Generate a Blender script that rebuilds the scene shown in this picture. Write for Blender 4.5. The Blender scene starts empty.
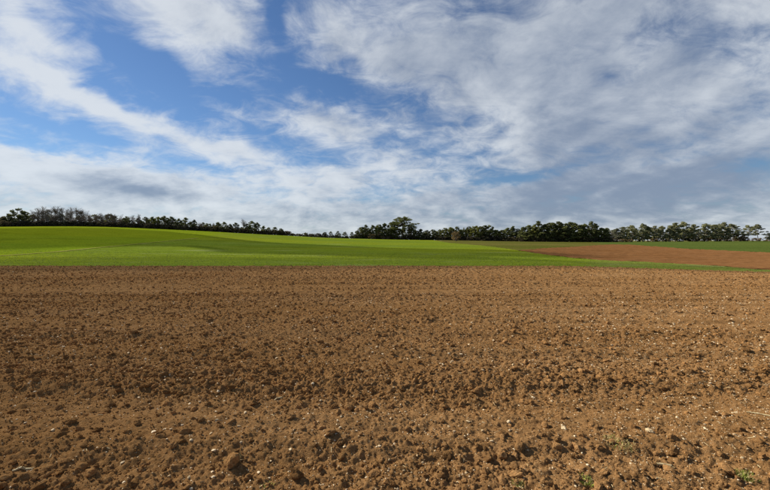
import bpy, math
import numpy as np

# ------------------------------------------------------------------ camera, sky, sun, exposure
scene = bpy.context.scene
coll = scene.collection
EYE = 1.6
F = 340.0 / 770.0            # focal length in picture widths

cam_data = bpy.data.cameras.new('camera')
cam_data.sensor_width = 36.0
cam_data.lens = 36.0 * F
cam_data.clip_start = 0.05
cam_data.clip_end = 20000
cam = bpy.data.objects.new('camera', cam_data)
coll.objects.link(cam)
cam.location = (0, 0, EYE)
cam.rotation_euler = (math.radians(90 - 0.84), 0, 0)
scene.camera = cam

SUN_AZ = math.radians(-60)   # from +Y, positive towards +X
SUN_EL = math.radians(32)
sun_dir = np.array([math.sin(SUN_AZ) * math.cos(SUN_EL), math.cos(SUN_AZ) * math.cos(SUN_EL), math.sin(SUN_EL)])

sun_data = bpy.data.lights.new('sun', 'SUN')
sun_data.energy = 5.0
sun_data.angle = math.radians(0.53)
sun_data.color = (1.0, 0.93, 0.82)
sun = bpy.data.objects.new('sun', sun_data)
coll.objects.link(sun)
from mathutils import Vector
sun.rotation_euler = Vector(sun_dir).to_track_quat('Z', 'Y').to_euler()

scene.view_settings.view_transform = 'Standard'
scene.view_settings.look = 'None'
scene.view_settings.exposure = 0.75
scene.view_settings.gamma = 1.0
scene.view_settings.use_curve_mapping = False


class NT:
    """small node-tree writer"""
    def __init__(self, tree):
        self.t = tree
        tree.nodes.clear()

    def n(self, typ, **kw):
        nd = self.t.nodes.new(typ)
        for k, v in kw.items():
            setattr(nd, k, v)
        return nd

    def put(self, sock, v):
        if v is None:
            return
        if isinstance(v, bpy.types.NodeSocket):
            self.t.links.new(v, sock)
        else:
            sock.default_value = v

    def m(self, op, a, b=None, c=None, clamp=False):
        nd = self.n('ShaderNodeMath', operation=op, use_clamp=clamp)
        for s, v in zip(nd.inputs, (a, b, c)):
            self.put(s, v)
        return nd.outputs[0]

    def vm(self, op, a, b=None, scale=None):
        nd = self.n('ShaderNodeVectorMath', operation=op)
        self.put(nd.inputs[0], a)
        self.put(nd.inputs[1], b)
        if scale is not None:
            self.put(nd.inputs['Scale'], scale)
        return nd.outputs['Value'] if op in ('DOT_PRODUCT', 'LENGTH') else nd.outputs['Vector']

    def comb(self, x, y, z):
        nd = self.n('ShaderNodeCombineXYZ')
        for s, v in zip(nd.inputs, (x, y, z)):
            self.put(s, v)
        return nd.outputs[0]

    def sep(self, v):
        nd = self.n('ShaderNodeSeparateXYZ')
        self.put(nd.inputs[0], v)
        return nd.outputs

    def noise(self, vec, scale, detail=4, rough=0.5, dist=0.0, out=0):
        nd = self.n('ShaderNodeTexNoise')
        self.put(nd.inputs['Vector'], vec)
        nd.inputs['Scale'].default_value = scale
        nd.inputs['Detail'].default_value = detail
        nd.inputs['Roughness'].default_value = rough
        nd.inputs['Distortion'].default_value = dist
        return nd.outputs[out]

    def ramp(self, x, a, b, lo=0.0, hi=1.0, smooth=True):
        nd = self.n('ShaderNodeMapRange', interpolation_type='SMOOTHSTEP' if smooth else 'LINEAR')
        self.put(nd.inputs[0], x)
        for s, v in zip(list(nd.inputs)[1:5], (a, b, lo, hi)):
            self.put(s, v)
        return nd.outputs[0]

    def mix(self, f, a, b, blend='MIX'):
        nd = self.n('ShaderNodeMix', data_type='RGBA', blend_type=blend)
        self.put(nd.inputs[0], f)
        self.put(nd.inputs[6], a if isinstance(a, bpy.types.NodeSocket) else (*a, 1))
        self.put(nd.inputs[7], b if isinstance(b, bpy.types.NodeSocket) else (*b, 1))
        return nd.outputs[2]


world = bpy.data.worlds.new('World')
scene.world = world
world.use_nodes = True
SKY_STRENGTH = 0.058


def build_sky():
    N = NT(world.node_tree)
    out = N.n('ShaderNodeOutputWorld')
    bg = N.n('ShaderNodeBackground')
    bg.inputs['Strength'].default_value = SKY_STRENGTH
    N.t.links.new(bg.outputs[0], out.inputs[0])
    sky = N.n('ShaderNodeTexSky', sky_type='NISHITA')
    sky.sun_disc = False
    sky.sun_elevation = SUN_EL
    sky.sun_rotation = SUN_AZ
    sky.air_density = 1.1
    sky.dust_density = 0.05
    sky.ozone_density = 2.5
    d = N.n('ShaderNodeTexCoord').outputs['Generated']
    d = N.vm('NORMALIZE', d)
    x, y, z = N.sep(d)
    hor = N.m('SQRT', N.m('ADD', N.m('MULTIPLY', x, x), N.m('MULTIPLY', y, y)))
    az = N.m('ARCTAN2', x, y)
    el = N.m('DIVIDE', z, N.m('MAXIMUM', hor, 0.05))
    zc = N.m('MAXIMUM', z, 0.0)
    # flat cloud deck seen in perspective
    k = N.m('DIVIDE', 1.0, N.m('ADD', zc, 0.34))
    deck = N.comb(N.m('MULTIPLY', x, k), N.m('MULTIPLY', y, k), 0.0)
    warp = N.vm('SUBTRACT', N.noise(deck, 1.7, 4, 0.55, out=1), (0.5, 0.5, 0.5))
    wx, wy, _ = N.sep(warp)
    warp2 = N.vm('SUBTRACT', N.noise(deck, 7.0, 4, 0.6, out=1), (0.5, 0.5, 0.5))
    wx2, wy2, _ = N.sep(warp2)
    fade = N.ramp(el, 0.0, 0.5, 0.3, 0.85)
    U = N.m('ADD', az, N.m('MULTIPLY', N.m('ADD', N.m('MULTIPLY', wx, 0.34), N.m('MULTIPLY', wx2, 0.16)), fade))
    V = N.m('ADD', el, N.m('MULTIPLY', N.m('ADD', N.m('MULTIPLY', wy, 0.20), N.m('MULTIPLY', wy2, 0.10)), fade))
    P = N.comb(U, V, 1.0)

    def centre(px, row):
        a = math.atan((px - 385) / 340.0)
        return a, (240 - row) / 340.0 * math.cos(a)

    def blobs(rows):
        tot = None
        for px, row, rx, ry, rot, amp in rows:
            a0, e0 = centre(px, row)
            sq = math.cos(a0) ** 2
            rx_, ry_ = rx / 340.0 * max(sq, 0.55), ry / 340.0 * math.cos(a0)
            c, s = math.cos(math.radians(rot)), math.sin(math.radians(rot))
            A = (c / rx_, s / rx_, -(c * a0 + s * e0) / rx_)
            B = (-s / ry_, c / ry_, (s * a0 - c * e0) / ry_)
            u = N.vm('DOT_PRODUCT', P, A)
            v = N.vm('DOT_PRODUCT', P, B)
            q = N.m('MULTIPLY_ADD', u, u, N.m('MULTIPLY', v, v))
            g = N.m('MULTIPLY', N.m('EXPONENT', N.m('MULTIPLY', q, -1.0)), amp)
            tot = g if tot is None else N.m('ADD', tot, g)
        return tot

    # px, row, half width, half height, tilt (degrees, positive = rising to the right), amount
    cover = blobs(COVER)
    grey = blobs(GREY)

    fb = N.noise(deck, 2.7, 9, 0.6, 0.25)
    sx, sy = math.sin(SUN_AZ), math.cos(SUN_AZ)
    deck2 = N.vm('ADD', deck, (sx * 0.09, sy * 0.09, 0.0))
    fb2 = N.noise(deck2, 2.7, 9, 0.6, 0.25)
    fb3 = N.noise(N.vm('ADD', deck, (3.1, 1.7, 0.0)), 1.6, 5, 0.5, 0.3)
    # drawn-out wisps
    rot = N.n('ShaderNodeMapping', vector_type='POINT')
    N.put(rot.inputs['Vector'], deck)
    rot.inputs['Rotation'].default_value = (0, 0, math.radians(28))
    rot.inputs['Scale'].default_value = (1.6, 4.6, 1.0)
    wisps = N.noise(rot.outputs[0], 1.6, 9, 0.64, 0.8)
    # rippled small cloudlets
    rip = N.n('ShaderNodeMapping', vector_type='POINT')
    N.put(rip.inputs['Vector'], deck)
    rip.inputs['Rotation'].default_value = (0, 0, math.radians(-35))
    rip.inputs['Scale'].default_value = (1.0, 1.5, 1.0)
    ripple = N.noise(rip.outputs[0], 6.5, 8, 0.64, 0.9)
    n0 = N.m('ADD', N.m('MULTIPLY', fb, 0.50), N.m('MULTIPLY', wisps, 0.16))
    n0 = N.m('ADD', n0, N.m('MULTIPLY', ripple, 0.34))
    dens = N.m('ADD', N.m('MULTIPLY', N.m('SUBTRACT', n0, 0.5), 3.5), cover)
    thick = N.ramp(dens, 0.15, 1.3)
    low = N.ramp(el, 0.0, 0.15, 0.75, 0.0)
    dens = N.m('ADD', dens, low)
    alpha = N.ramp(dens, -0.26, 0.72)
    relief = N.m('MULTIPLY', N.m('SUBTRACT', fb, fb2), 2.2)
    shade = N.m('ADD', N.m('MULTIPLY', thick, 0.30), grey)
    shade = N.m('ADD', shade, N.m('MULTIPLY', N.m('SUBTRACT', 0.5, fb3), 1.3))
    shade = N.m('ADD', shade, N.m('MULTIPLY', N.m('SUBTRACT', 0.5, ripple), 0.9))
    shade = N.m('SUBTRACT', shade, relief)
    shade = N.ramp(shade, -0.35, 1.25)
    bright = (7.7, 8.1, 8.5)
    dark = (2.5, 3.1, 4.2)
    ccol = N.mix(shade, bright, dark)
    blue = N.vm('MULTIPLY', sky.outputs[0], (0.56, 0.70, 0.88))
    colr = N.mix(N.m('MULTIPLY', alpha, 0.87), blue, ccol)
    N.put(bg.inputs['Color'], colr)
    world.cycles.sampling_method = 'MANUAL'
    world.cycles.sample_map_resolution = 512


COVER = [
    # clear blue
    (185, 92, 100, 22, -12, -0.62), (275, 55, 50, 40, 20, -0.45), (270, 15, 14, 30, 10, -0.40),
    (340, 92, 60, 24, -15, -0.5), (95, 76, 45, 9, -25, -0.30), (20, 112, 40, 5, -20, -0.25),
    (40, 142, 80, 6, -8, -0.45), (230, 170, 50, 6, -5, -0.35), (410, 100, 26, 14, -10, -0.40),
    (620, 65, 45, 18, 40, -0.35), (520, 175, 40, 6, 8, -0.65), (650, 165, 50, 6, 12, -0.40),
    (460, 152, 50, 7, -5, -0.25), (735, 165, 30, 8, 0, -0.30), (30, 25, 30, 10, -30, -0.20), (350, 60, 20, 14, 0, -0.25),
    # cloud
    (185, 18, 95, 34, -6, 0.70), (60, 92, 75, 15, -22, 0.48), (160, 126, 95, 13, -15, 0.60),
    (245, 148, 40, 10, -10, 0.40), (40, 45, 80, 28, -25, 0.70), (90, 172, 130, 18, -5, 0.85),
    (560, 30, 200, 50, 0, 0.55), (470, 90, 150, 55, -15, 0.50), (590, 115, 90, 30, 12, 0.55),
    (690, 110, 130, 70, 10, 0.50), (330, 30, 60, 40, -30, 0.42), (310, 125, 80, 14, -8, 0.50),
    (330, 175, 140, 18, 4, 0.55), (385, 205, 420, 22, 0, 0.40), (600, 180, 140, 18, 5, 0.40),
]
GREY = [
    (610, 70, 250, 130, 0, 0.50), (600, 150, 110, 20, 10, 0.35), (140, 186, 60, 8, -8, 0.80),
    (700, 150, 150, 60, 0, 0.25), (420, 70, 120, 90, 0, 0.25), (620, 195, 240, 34, 0, 0.34),
    (590, 108, 45, 12, 12, -0.30), (385, 216, 460, 20, 0, 0.45),
    (100, 100, 200, 80, -10, -0.38), (300, 205, 120, 14, 0, -0.25), (40, 162, 70, 8, -5, -0.3),
]
build_sky()

# ------------------------------------------------------------------ numpy helpers
rng = np.random.default_rng(7)


def hsh(ix, iy, seed):
    h = (ix.astype(np.int64) * 374761393 + iy.astype(np.int64) * 668265263 + seed * 1274126177) & 0xFFFFFFFF
    h = ((h ^ (h >> 13)) * 1274126177) & 0xFFFFFFFF
    h = (h ^ (h >> 16)) & 0xFFFFFFFF
    return h.astype(np.float64) / 4294967295.0


def vnoise(x, y, seed=0):
    ix, iy = np.floor(x), np.floor(y)
    fx, fy = x - ix, y - iy
    fx, fy = fx * fx * (3 - 2 * fx), fy * fy * (3 - 2 * fy)
    a, b = hsh(ix, iy, seed), hsh(ix + 1, iy, seed)
    c, d = hsh(ix, iy + 1, seed), hsh(ix + 1, iy + 1, seed)
    return (a + (b - a) * fx) * (1 - fy) + (c + (d - c) * fx) * fy - 0.5


def fbm(x, y, octaves=4, seed=0, rough=0.5):
    t, amp = 0, 1.0
    for i in range(octaves):
        t = t + amp * vnoise(x * 2 ** i + 13.7 * i, y * 2 ** i - 7.1 * i, seed + i)
        amp *= rough
    return t


def lumps(x, y, size, seed, share):
    """round-topped lumps scattered over cells of the given size, in metres"""
    cx, cy = np.floor(x / size), np.floor(y / size)
    best = np.zeros_like(x)
    for dx in (-1, 0, 1):
        for dy in (-1, 0, 1):
            ix, iy = cx + dx, cy + dy
            px = (ix + hsh(ix, iy, seed)) * size
            py = (iy + hsh(ix, iy, seed + 1)) * size
            r = size * (0.22 + 0.42 * hsh(ix, iy, seed + 2))
            on = hsh(ix, iy, seed + 3) < share
            an = 3.14 * hsh(ix, iy, seed + 4)
            st = 0.65 + 0.7 * hsh(ix, iy, seed + 5)
            ux = (x - px) * np.cos(an) + (y - py) * np.sin(an)
            uy = -(x - px) * np.sin(an) + (y - py) * np.cos(an)
            q = (ux / st) ** 2 + (uy * st) ** 2
            b = np.where(on, r * np.sqrt(np.clip(1 - q / r ** 2, 0, 1)), 0)
            best = np.maximum(best, b)
    return best


def smooth(t):
    t = np.clip(t, 0, 1)
    return t * t * (3 - 2 * t)


# ------------------------------------------------------------------ lie of the land (metres)
CREST_X = np.array([-420, -260, -192, -177, -154, -126, -73, -36, 10, 79, 120, 209, 320])
CREST_Y = np.array([150, 160, 170, 185, 190, 200, 215, 225, 230, 205, 190, 185, 185])
CREST_Z = np.array([6.0, 7.6, 8.2, 9.2, 9.1, 7.8, 5.1, 2.9, 1.95, 0.7, 0.6, 0.95, 1.2])
VALLEY_Y = 52.0
SLOPE = 0.0455


def soft_interp(x, xs, ys):
    w = 12.0
    return (np.interp(x - w, xs, ys) + 2 * np.interp(x, xs, ys) + np.interp(x + w, xs, ys)) / 4


def land(x, y):
    x = np.asarray(x, float)
    y = np.asarray(y, float)
    cy, cz = soft_interp(x, CREST_X, CREST_Y), soft_interp(x, CREST_X, CREST_Z)
    near = -SLOPE * y
    zv = -SLOPE * VALLEY_Y
    t = np.clip((y - VALLEY_Y) / (cy - VALLEY_Y), 0, 3)
    tt = np.minimum(t, 1)
    g = 0.45 * tt + 0.55 * (1 - (1 - tt) ** 1.7)
    far = zv + (cz - zv) * g - 0.012 * np.maximum(y - cy, 0)
    far = far + 0.35 * fbm(x / 60, y / 45, 2, 40) * smooth((y - 60) / 40) * smooth((cy - y) / 30 + 0.4)
    near = near - 0.55 * smooth((x - 22) / 26) * smooth((y - 5) / 34)
    far = far - 0.55 * smooth((x - 22) / 26) * (1 - smooth((y - 52) / 60))
    k = smooth((y - VALLEY_Y + 7) / 14)
    near = np.where(y > VALLEY_Y, zv - 0.55 * smooth((x - 22) / 26), near)
    return near * (1 - k) + far * k


EDGE_X = np.array([-120, -60, -20, 0, 30, 40, 44, 48, 56, 90, 200])
EDGE_Y = np.array([50.0, 50.0, 50.3, 50.6, 50.5, 49.0, 46.2, 42.6, 38.0, 32.0, 26.0])


def field_edge(x):
    x = np.asarray(x, float)
    return (np.interp(x - 3, EDGE_X, EDGE_Y) + np.interp(x, EDGE_X, EDGE_Y) + np.interp(x + 3, EDGE_X, EDGE_Y)) / 3 + 0.25 * fbm(x / 3.0, x * 0, 3, 5)


def soil_height(x, y):
    """tilled surface over the lie of the land"""
    wob = 0.5 * vnoise(x / 9, y / 4, 3)
    rows = 0.030 * np.sin((y + wob) * 2 * math.pi / 1.35) + 0.012 * np.sin((y + 0.7 * wob) * 2 * math.pi / 0.45)
    band = rough_band(x, y)
    h = rows + 0.035 * fbm(x / 1.5, y / 0.9, 4, 60, 0.55) + 0.036 * fbm(x / 0.10, y / 0.08, 3, 65, 0.65) * (0.4 + 0.8 * band)
    h = h + 0.42 * lumps(x, y, 0.085, 70, 0.20) * band ** 2
    far = smooth((y - 7) / 16)
    h = h + 0.85 * lumps(x, y, 0.20, 110, 0.65) * far * (0.3 + 0.7 * band)
    h = h + 0.75 * lumps(x, y, 0.42, 120, 0.60) * smooth((y - 20) / 20) * 0.7
    h = h + 0.8 * lumps(x, y, 0.09, 130, 0.5) * smooth((y - 4) / 8) * band
    h = h + 0.60 * lumps(x, y, 0.052, 80, 0.50) * (0.12 + 0.88 * band)
    h = h + 0.010 * vnoise(x / 0.018, y / 0.018, 99) * (0.4 + band)
    h = h + 0.80 * lumps(x, y, 0.034, 90, 0.60) * (0.35 + 0.65 * band)
    return h


def rough_band(x, y):
    """0 where the harrow left fine tilth, 1 where it left clods"""
    w = y + 0.5 * vnoise(x / 5, y / 3, 12)
    b = 0.55 + 0.9 * vnoise(x / 14 + 3, w / 1.1, 15) + 0.35 * fbm(x / 3, y / 1.6, 2, 18)
    b = b - 0.035 * np.clip(x, -6, 9) * 8 / (np.abs(y) + 8)
    return np.clip(b, 0.05, 1.0)


def soil(x, y):
    return land(x, y) + soil_height(x, y)


# ------------------------------------------------------------------ mesh helpers
def mesh_np(name, verts, faces, smooth_shade=False):
    """verts (n,3); faces (m,k), all with k corners"""
    verts = np.asarray(verts, np.float32)
    faces = np.asarray(faces, np.int32)
    me = bpy.data.meshes.new(name)
    m, k = faces.shape
    me.vertices.add(len(verts))
    me.vertices.foreach_set('co', verts.ravel())
    me.loops.add(m * k)
    me.loops.foreach_set('vertex_index', faces.ravel())
    me.polygons.add(m)
    me.polygons.foreach_set('loop_start', np.arange(0, m * k, k, dtype=np.int32))
    if smooth_shade:
        me.polygons.foreach_set('use_smooth', np.ones(m, bool))
    else:
        me.polygons.foreach_set('use_smooth', np.zeros(m, bool))
    me.update(calc_edges=True)
    return me


def link(name, me, mat=None, parent=None):
    o = bpy.data.objects.new(name, me)
    coll.objects.link(o)
    if mat is not None and me is not None and not me.materials:
        me.materials.append(mat)
    if parent is not None:
        o.parent = parent
    return o


def tag(o, label=None, category=None, group=None, kind=None):
    for k, v in (('label', label), ('category', category), ('group', group), ('kind', kind)):
        if v:
            o[k] = v
    return o


def copy_tree(root):
    c = root.copy()
    coll.objects.link(c)
    for ch in root.children:
        d = ch.copy()
        coll.objects.link(d)
        d.parent = c
    return c


# ------------------------------------------------------------------ materials
def material(name):
    m = bpy.data.materials.new(name)
    m.use_nodes = True
    N = NT(m.node_tree)
    out = N.n('ShaderNodeOutputMaterial')
    return m, N, out


def principled(N, out, color, rough=0.9, spec=0.15, normal=None, diffuse_rough=0.0):
    p = N.n('ShaderNodeBsdfPrincipled')
    N.put(p.inputs['Base Color'], color if isinstance(color, bpy.types.NodeSocket) else (*color, 1))
    N.put(p.inputs['Roughness'], rough)
    N.put(p.inputs['Specular IOR Level'], spec)
    if diffuse_rough:
        p.inputs['Diffuse Roughness'].default_value = diffuse_rough
    if normal is not None:
        N.put(p.inputs['Normal'], normal)
    N.t.links.new(p.outputs[0], out.inputs[0])
    return p


def bump(N, height, strength, dist):
    b = N.n('ShaderNodeBump')
    b.inputs['Strength'].default_value = strength
    b.inputs['Distance'].default_value = dist
    N.put(b.inputs['Height'], height)
    return b.outputs[0]


def soil_material(name, per_piece=False, tint=(1, 1, 1), fine=True):
    m, N, out = material(name)
    pos = N.n('ShaderNodeNewGeometry').outputs['Position']
    st = N.n('ShaderNodeMapping')
    N.put(st.inputs['Vector'], pos)
    st.inputs['Scale'].default_value = (0.25, 1.0, 1.0)
    broad = N.noise(st.outputs[0], 0.55, 4, 0.55)
    mid = N.noise(pos, 4.0, 5, 0.65)
    tiny = N.noise(pos, 55.0, 4, 0.7)
    a = N.mix(N.ramp(broad, 0.3, 0.7), (0.256, 0.131, 0.047), (0.304, 0.167, 0.068))
    a = N.mix(N.ramp(mid, 0.35, 0.75, 0, 0.55), a, (0.178, 0.092, 0.033))
    a = N.mix(N.ramp(tiny, 0.45, 0.8, 0, 0.5), a, (0.50, 0.335, 0.165))
    a = N.mix(N.ramp(tiny, 0.45, 0.2, 0, 0.5), a, (0.112, 0.057, 0.021))
    if per_piece:
        r = N.n('ShaderNodeNewGeometry').outputs['Random Per Island']
        r2 = N.n('ShaderNodeObjectInfo').outputs['Random']
        rr = N.m('FRACT', N.m('ADD', r, r2))
        a = N.mix(1.0, a, N.mix(rr, (0.62, 0.60, 0.58), (1.40, 1.38, 1.34)), 'MULTIPLY')
    a = N.mix(1.0, a, tint, 'MULTIPLY')
    h = N.m('ADD', N.m('MULTIPLY', N.noise(pos, 38.0, 6, 0.7), 0.7), N.m('MULTIPLY', N.noise(pos, 150.0, 3, 0.6), 0.3))
    principled(N, out, a, 1.0, 0.0, bump(N, h, 1.0, 0.03) if fine else None, 0.55)
    return m


def crop_material(name, low, high, sparse, sparse_amount=0.35, tint_scale=0.02):
    m, N, out = material(name)
    pos = N.n('ShaderNodeNewGeometry').outputs['Position']
    st = N.n('ShaderNodeMapping')
    N.put(st.inputs['Vector'], pos)
    st.inputs['Rotation'].default_value = (0, 0, math.radians(9))
    st.inputs['Scale'].default_value = (0.22, 1.0, 1.0)
    broad = N.noise(st.outputs[0], tint_scale, 5, 0.55)
    mid = N.noise(st.outputs[0], 0.16, 5, 0.6)
    tiny = N.noise(pos, 2.2, 5, 0.75)
    a = N.mix(N.ramp(broad, 0.32, 0.68), low, high)
    a = N.mix(N.ramp(mid, 0.56, 0.78, 0, sparse_amount), a, sparse)
    a = N.mix(1.0, a, N.mix(N.ramp(tiny, 0.3, 0.7), (0.66, 0.68, 0.62), (1.22, 1.2, 1.15)), 'MULTIPLY')
    # uneven stand along the drill rows
    dr = N.n('ShaderNodeMapping')
    N.put(dr.inputs['Vector'], pos)
    dr.inputs['Scale'].default_value = (0.10, 1.6, 1.0)
    drill = N.noise(dr.outputs[0], 0.9, 4, 0.7)
    a = N.mix(N.ramp(drill, 0.55, 0.8, 0, sparse_amount * 0.8), a, sparse)
    a = N.mix(1.0, a, N.mix(N.ramp(drill, 0.25, 0.6), (0.78, 0.80, 0.8), (1.08, 1.06, 1.0)), 'MULTIPLY')
    principled(N, out, a, 1.0, 0.0, bump(N, tiny, 0.5, 0.2))
    return m


M = {}
M['soil'] = soil_material('tilled_soil')
M['clod'] = soil_material('soil_clod', True)
M['far_soil'] = soil_material('far_soil', tint=(0.64, 0.56, 0.54), fine=False)
M['crop'] = crop_material('young_wheat', (0.102, 0.150, 0.018), (0.160, 0.188, 0.010), (0.22, 0.24, 0.13), 0.65)
M['crop_hill'] = crop_material('hill_wheat', (0.112, 0.170, 0.012), (0.165, 0.198, 0.009), (0.21, 0.21, 0.06), 0.30)
M['crop_upper'] = crop_material('upper_wheat', (0.060, 0.088, 0.020), (0.085, 0.110, 0.026), (0.11, 0.11, 0.04), 0.3)
M['rough_grass'] = crop_material('rough_grass', (0.075, 0.082, 0.016), (0.110, 0.100, 0.028), (0.14, 0.11, 0.05), 0.5, 0.05)
M['strip'] = crop_material('verge_grass', (0.118, 0.155, 0.026), (0.168, 0.186, 0.042), (0.25, 0.22, 0.13), 0.6, 0.05)
M['verge'] = crop_material('track_verge', (0.20, 0.22, 0.04), (0.24, 0.23, 0.07), (0.26, 0.22, 0.10), 0.4, 0.05)
M['base'] = crop_material('open_land', (0.10, 0.13, 0.03), (0.17, 0.13, 0.06), (0.2, 0.16, 0.08), 0.4, 0.01)


def stone_material():
    m, N, out = material('pale_flint')
    pos = N.n('ShaderNodeNewGeometry').outputs['Position']
    r = N.m('FRACT', N.m('ADD', N.n('ShaderNodeNewGeometry').outputs['Random Per Island'], N.n('ShaderNodeObjectInfo').outputs['Random']))
    a = N.mix(r, (0.40, 0.29, 0.15), (0.70, 0.57, 0.37))
    a = N.mix(N.ramp(N.noise(pos, 45, 4, 0.6), 0.45, 0.66, 0, 0.55), a, (0.20, 0.12, 0.055))
    principled(N, out, a, 0.75, 0.25, bump(N, N.noise(pos, 90, 4, 0.6), 0.4, 0.01))
    return m


M['stone'] = stone_material()


def straw_material():
    m, N, out = material('dry_stalk')
    r = N.n('ShaderNodeNewGeometry').outputs['Random Per Island']
    principled(N, out, N.mix(r, (0.26, 0.18, 0.08), (0.48, 0.38, 0.20)), 0.7, 0.25)
    return m


M['straw'] = straw_material()


def leaf_material(name, dark, light, trans=0.25, spread=0.3):
    m, N, out = material(name)
    r = N.n('ShaderNodeNewGeometry').outputs['Random Per Island']
    o = N.n('ShaderNodeObjectInfo').outputs['Random']
    a = N.mix(r, dark, light)
    a = N.mix(1.0, a, N.mix(o, (1 - spread, 1 - spread, 1 - spread * 0.6), (1 + spread, 1 + spread * 0.9, 1 + spread * 0.4)), 'MULTIPLY')
    d = N.n('ShaderNodeBsdfDiffuse')
    N.put(d.inputs[0], a)
    t = N.n('ShaderNodeBsdfTranslucent')
    N.put(t.inputs[0], a)
    mx = N.n('ShaderNodeMixShader')
    mx.inputs[0].default_value = trans
    N.t.links.new(d.outputs[0], mx.inputs[1])
    N.t.links.new(t.outputs[0], mx.inputs[2])
    N.t.links.new(mx.outputs[0], out.inputs[0])
    return m


def bark_material(name, a, b):
    m, N, out = material(name)
    pos = N.n('ShaderNodeTexCoord').outputs['Object']
    o = N.n('ShaderNodeObjectInfo').outputs['Random']
    c = N.mix(N.noise(pos, 3.0, 4, 0.7), a, b)
    c = N.mix(1.0, c, N.mix(o, (0.75, 0.75, 0.75), (1.25, 1.22, 1.18)), 'MULTIPLY')
    principled(N, out, c, 0.95, 0.05)
    return m


M['pine'] = leaf_material('pine_needles', (0.085, 0.102, 0.038), (0.205, 0.215, 0.082), 0.40)
M['pine_pale'] = leaf_material('pale_pine_needles', (0.165, 0.175, 0.090), (0.320, 0.315, 0.175), 0.42)
M['holm'] = leaf_material('dark_evergreen_leaves', (0.058, 0.070, 0.026), (0.155, 0.162, 0.058), 0.40)
M['fresh'] = leaf_material('olive_foliage', (0.105, 0.120, 0.030), (0.220, 0.222, 0.062), 0.40)
M['thicket'] = leaf_material('thicket_twigs', (0.055, 0.050, 0.030), (0.150, 0.128, 0.078), 0.3)
M['brown_leaf'] = leaf_material('bare_bush_twigs', (0.13, 0.095, 0.048), (0.25, 0.185, 0.095), 0.3)
M['bark'] = bark_material('pine_bark', (0.055, 0.042, 0.030), (0.125, 0.095, 0.068))
M['bark_pale'] = bark_material('pale_bark', (0.16, 0.14, 0.11), (0.34, 0.30, 0.25))
M['twig'] = bark_material('bare_twigs', (0.15, 0.122, 0.094), (0.30, 0.25, 0.20))
M['grass'] = leaf_material('grass_blades', (0.10, 0.15, 0.02), (0.28, 0.30, 0.07), 0.3)
M['dry_grass'] = leaf_material('dry_grass_blades', (0.25, 0.20, 0.09), (0.48, 0.40, 0.20), 0.3)
M['edge_grass'] = leaf_material('field_edge_grass', (0.12, 0.17, 0.022), (0.23, 0.26, 0.08), 0.3)


# ------------------------------------------------------------------ ground sheets
def base_sheet():
    g = np.concatenate([-np.geomspace(6000, 8, 60), np.linspace(-6, 6, 7), np.geomspace(8, 6000, 60)])
    X, Y = np.meshgrid(g, g)
    cl = lambda v, a, b: np.clip(v, a, b)
    Z = land(cl(X, -420, 320), cl(Y, -40, 420))
    r = np.hypot(X, Y - 100)
    Z = Z - 0.6 - 2.0 * smooth((Y - 225) / 60) * smooth((500 - r) / 200) - 5 * smooth((r - 400) / 1500)
    n = len(g)
    i = np.arange(n * n).reshape(n, n)
    f = np.stack([i[:-1, :-1], i[:-1, 1:], i[1:, 1:], i[1:, :-1]], -1).reshape(-1, 4)
    o = link('ground', mesh_np('ground', np.stack([X, Y, Z], -1).reshape(-1, 3), f, True), M['base'])
    return tag(o, kind='structure')


base_sheet()


def inside(poly, x, y):
    poly = np.asarray(poly, float)
    res = np.zeros(x.shape, bool)
    x0, y0 = poly[-1]
    for x1, y1 in poly:
        c = ((y1 > y) != (y0 > y)) & (x < (x0 - x1) * (y - y1) / (y0 - y1 + 1e-12) + x1)
        res ^= c
        x0, y0 = x1, y1
    return res


def seen(px, row):
    """where a sight line from the picture meets the ground (metres)"""
    a, e = (px - 385) / 340.0, (240 - row) / 340.0
    ys = np.geomspace(2, 260, 4000)
    hit = np.nonzero(land(a * ys, ys) >= EYE + e * ys)[0]
    yy = ys[hit[0]] if len(hit) else 215.0
    return a * yy, yy


TRACK_LINE = [(-60, 258.5), (0, 256), (30, 254), (62, 251.5), (100, 247.5), (135, 244.2), (170, 240.8), (200, 238.0)]
FAR_SOIL = [seen(*p) for p in [(519, 250.6), (543, 248.3), (581, 246.4), (609, 244.5), (630, 244.6), (650, 246.2), (684, 248.6),
                               (720, 250.4), (770, 252.5), (850, 256), (1000, 262), (1000, 281), (850, 276), (770, 269.8), (730, 266.8),
                               (684, 263.9), (637, 261.6), (600, 260.0), (576, 258.1), (543, 254.2)]]
UPPER_CROP = [seen(*p) for p in [(609, 244.5), (630, 244.6), (650, 246.2), (684, 248.6), (720, 250.4), (770, 252.5), (850, 256), (1000, 262)]] + \
    [(420, 150), (400, 260), (128, 260), (118, 200)]
ROUGH = [seen(*p) for p in [(450, 242.9), (485, 245.8), (519, 250.6), (543, 248.3), (581, 246.4), (609, 244.5)]] + [(122, 200), (128, 260), (10, 260), (30, 225)]


HILL = [seen(*p) for p in TRACK_LINE] + [(-110, 255), (-420, 255), (-420, 60)]


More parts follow.
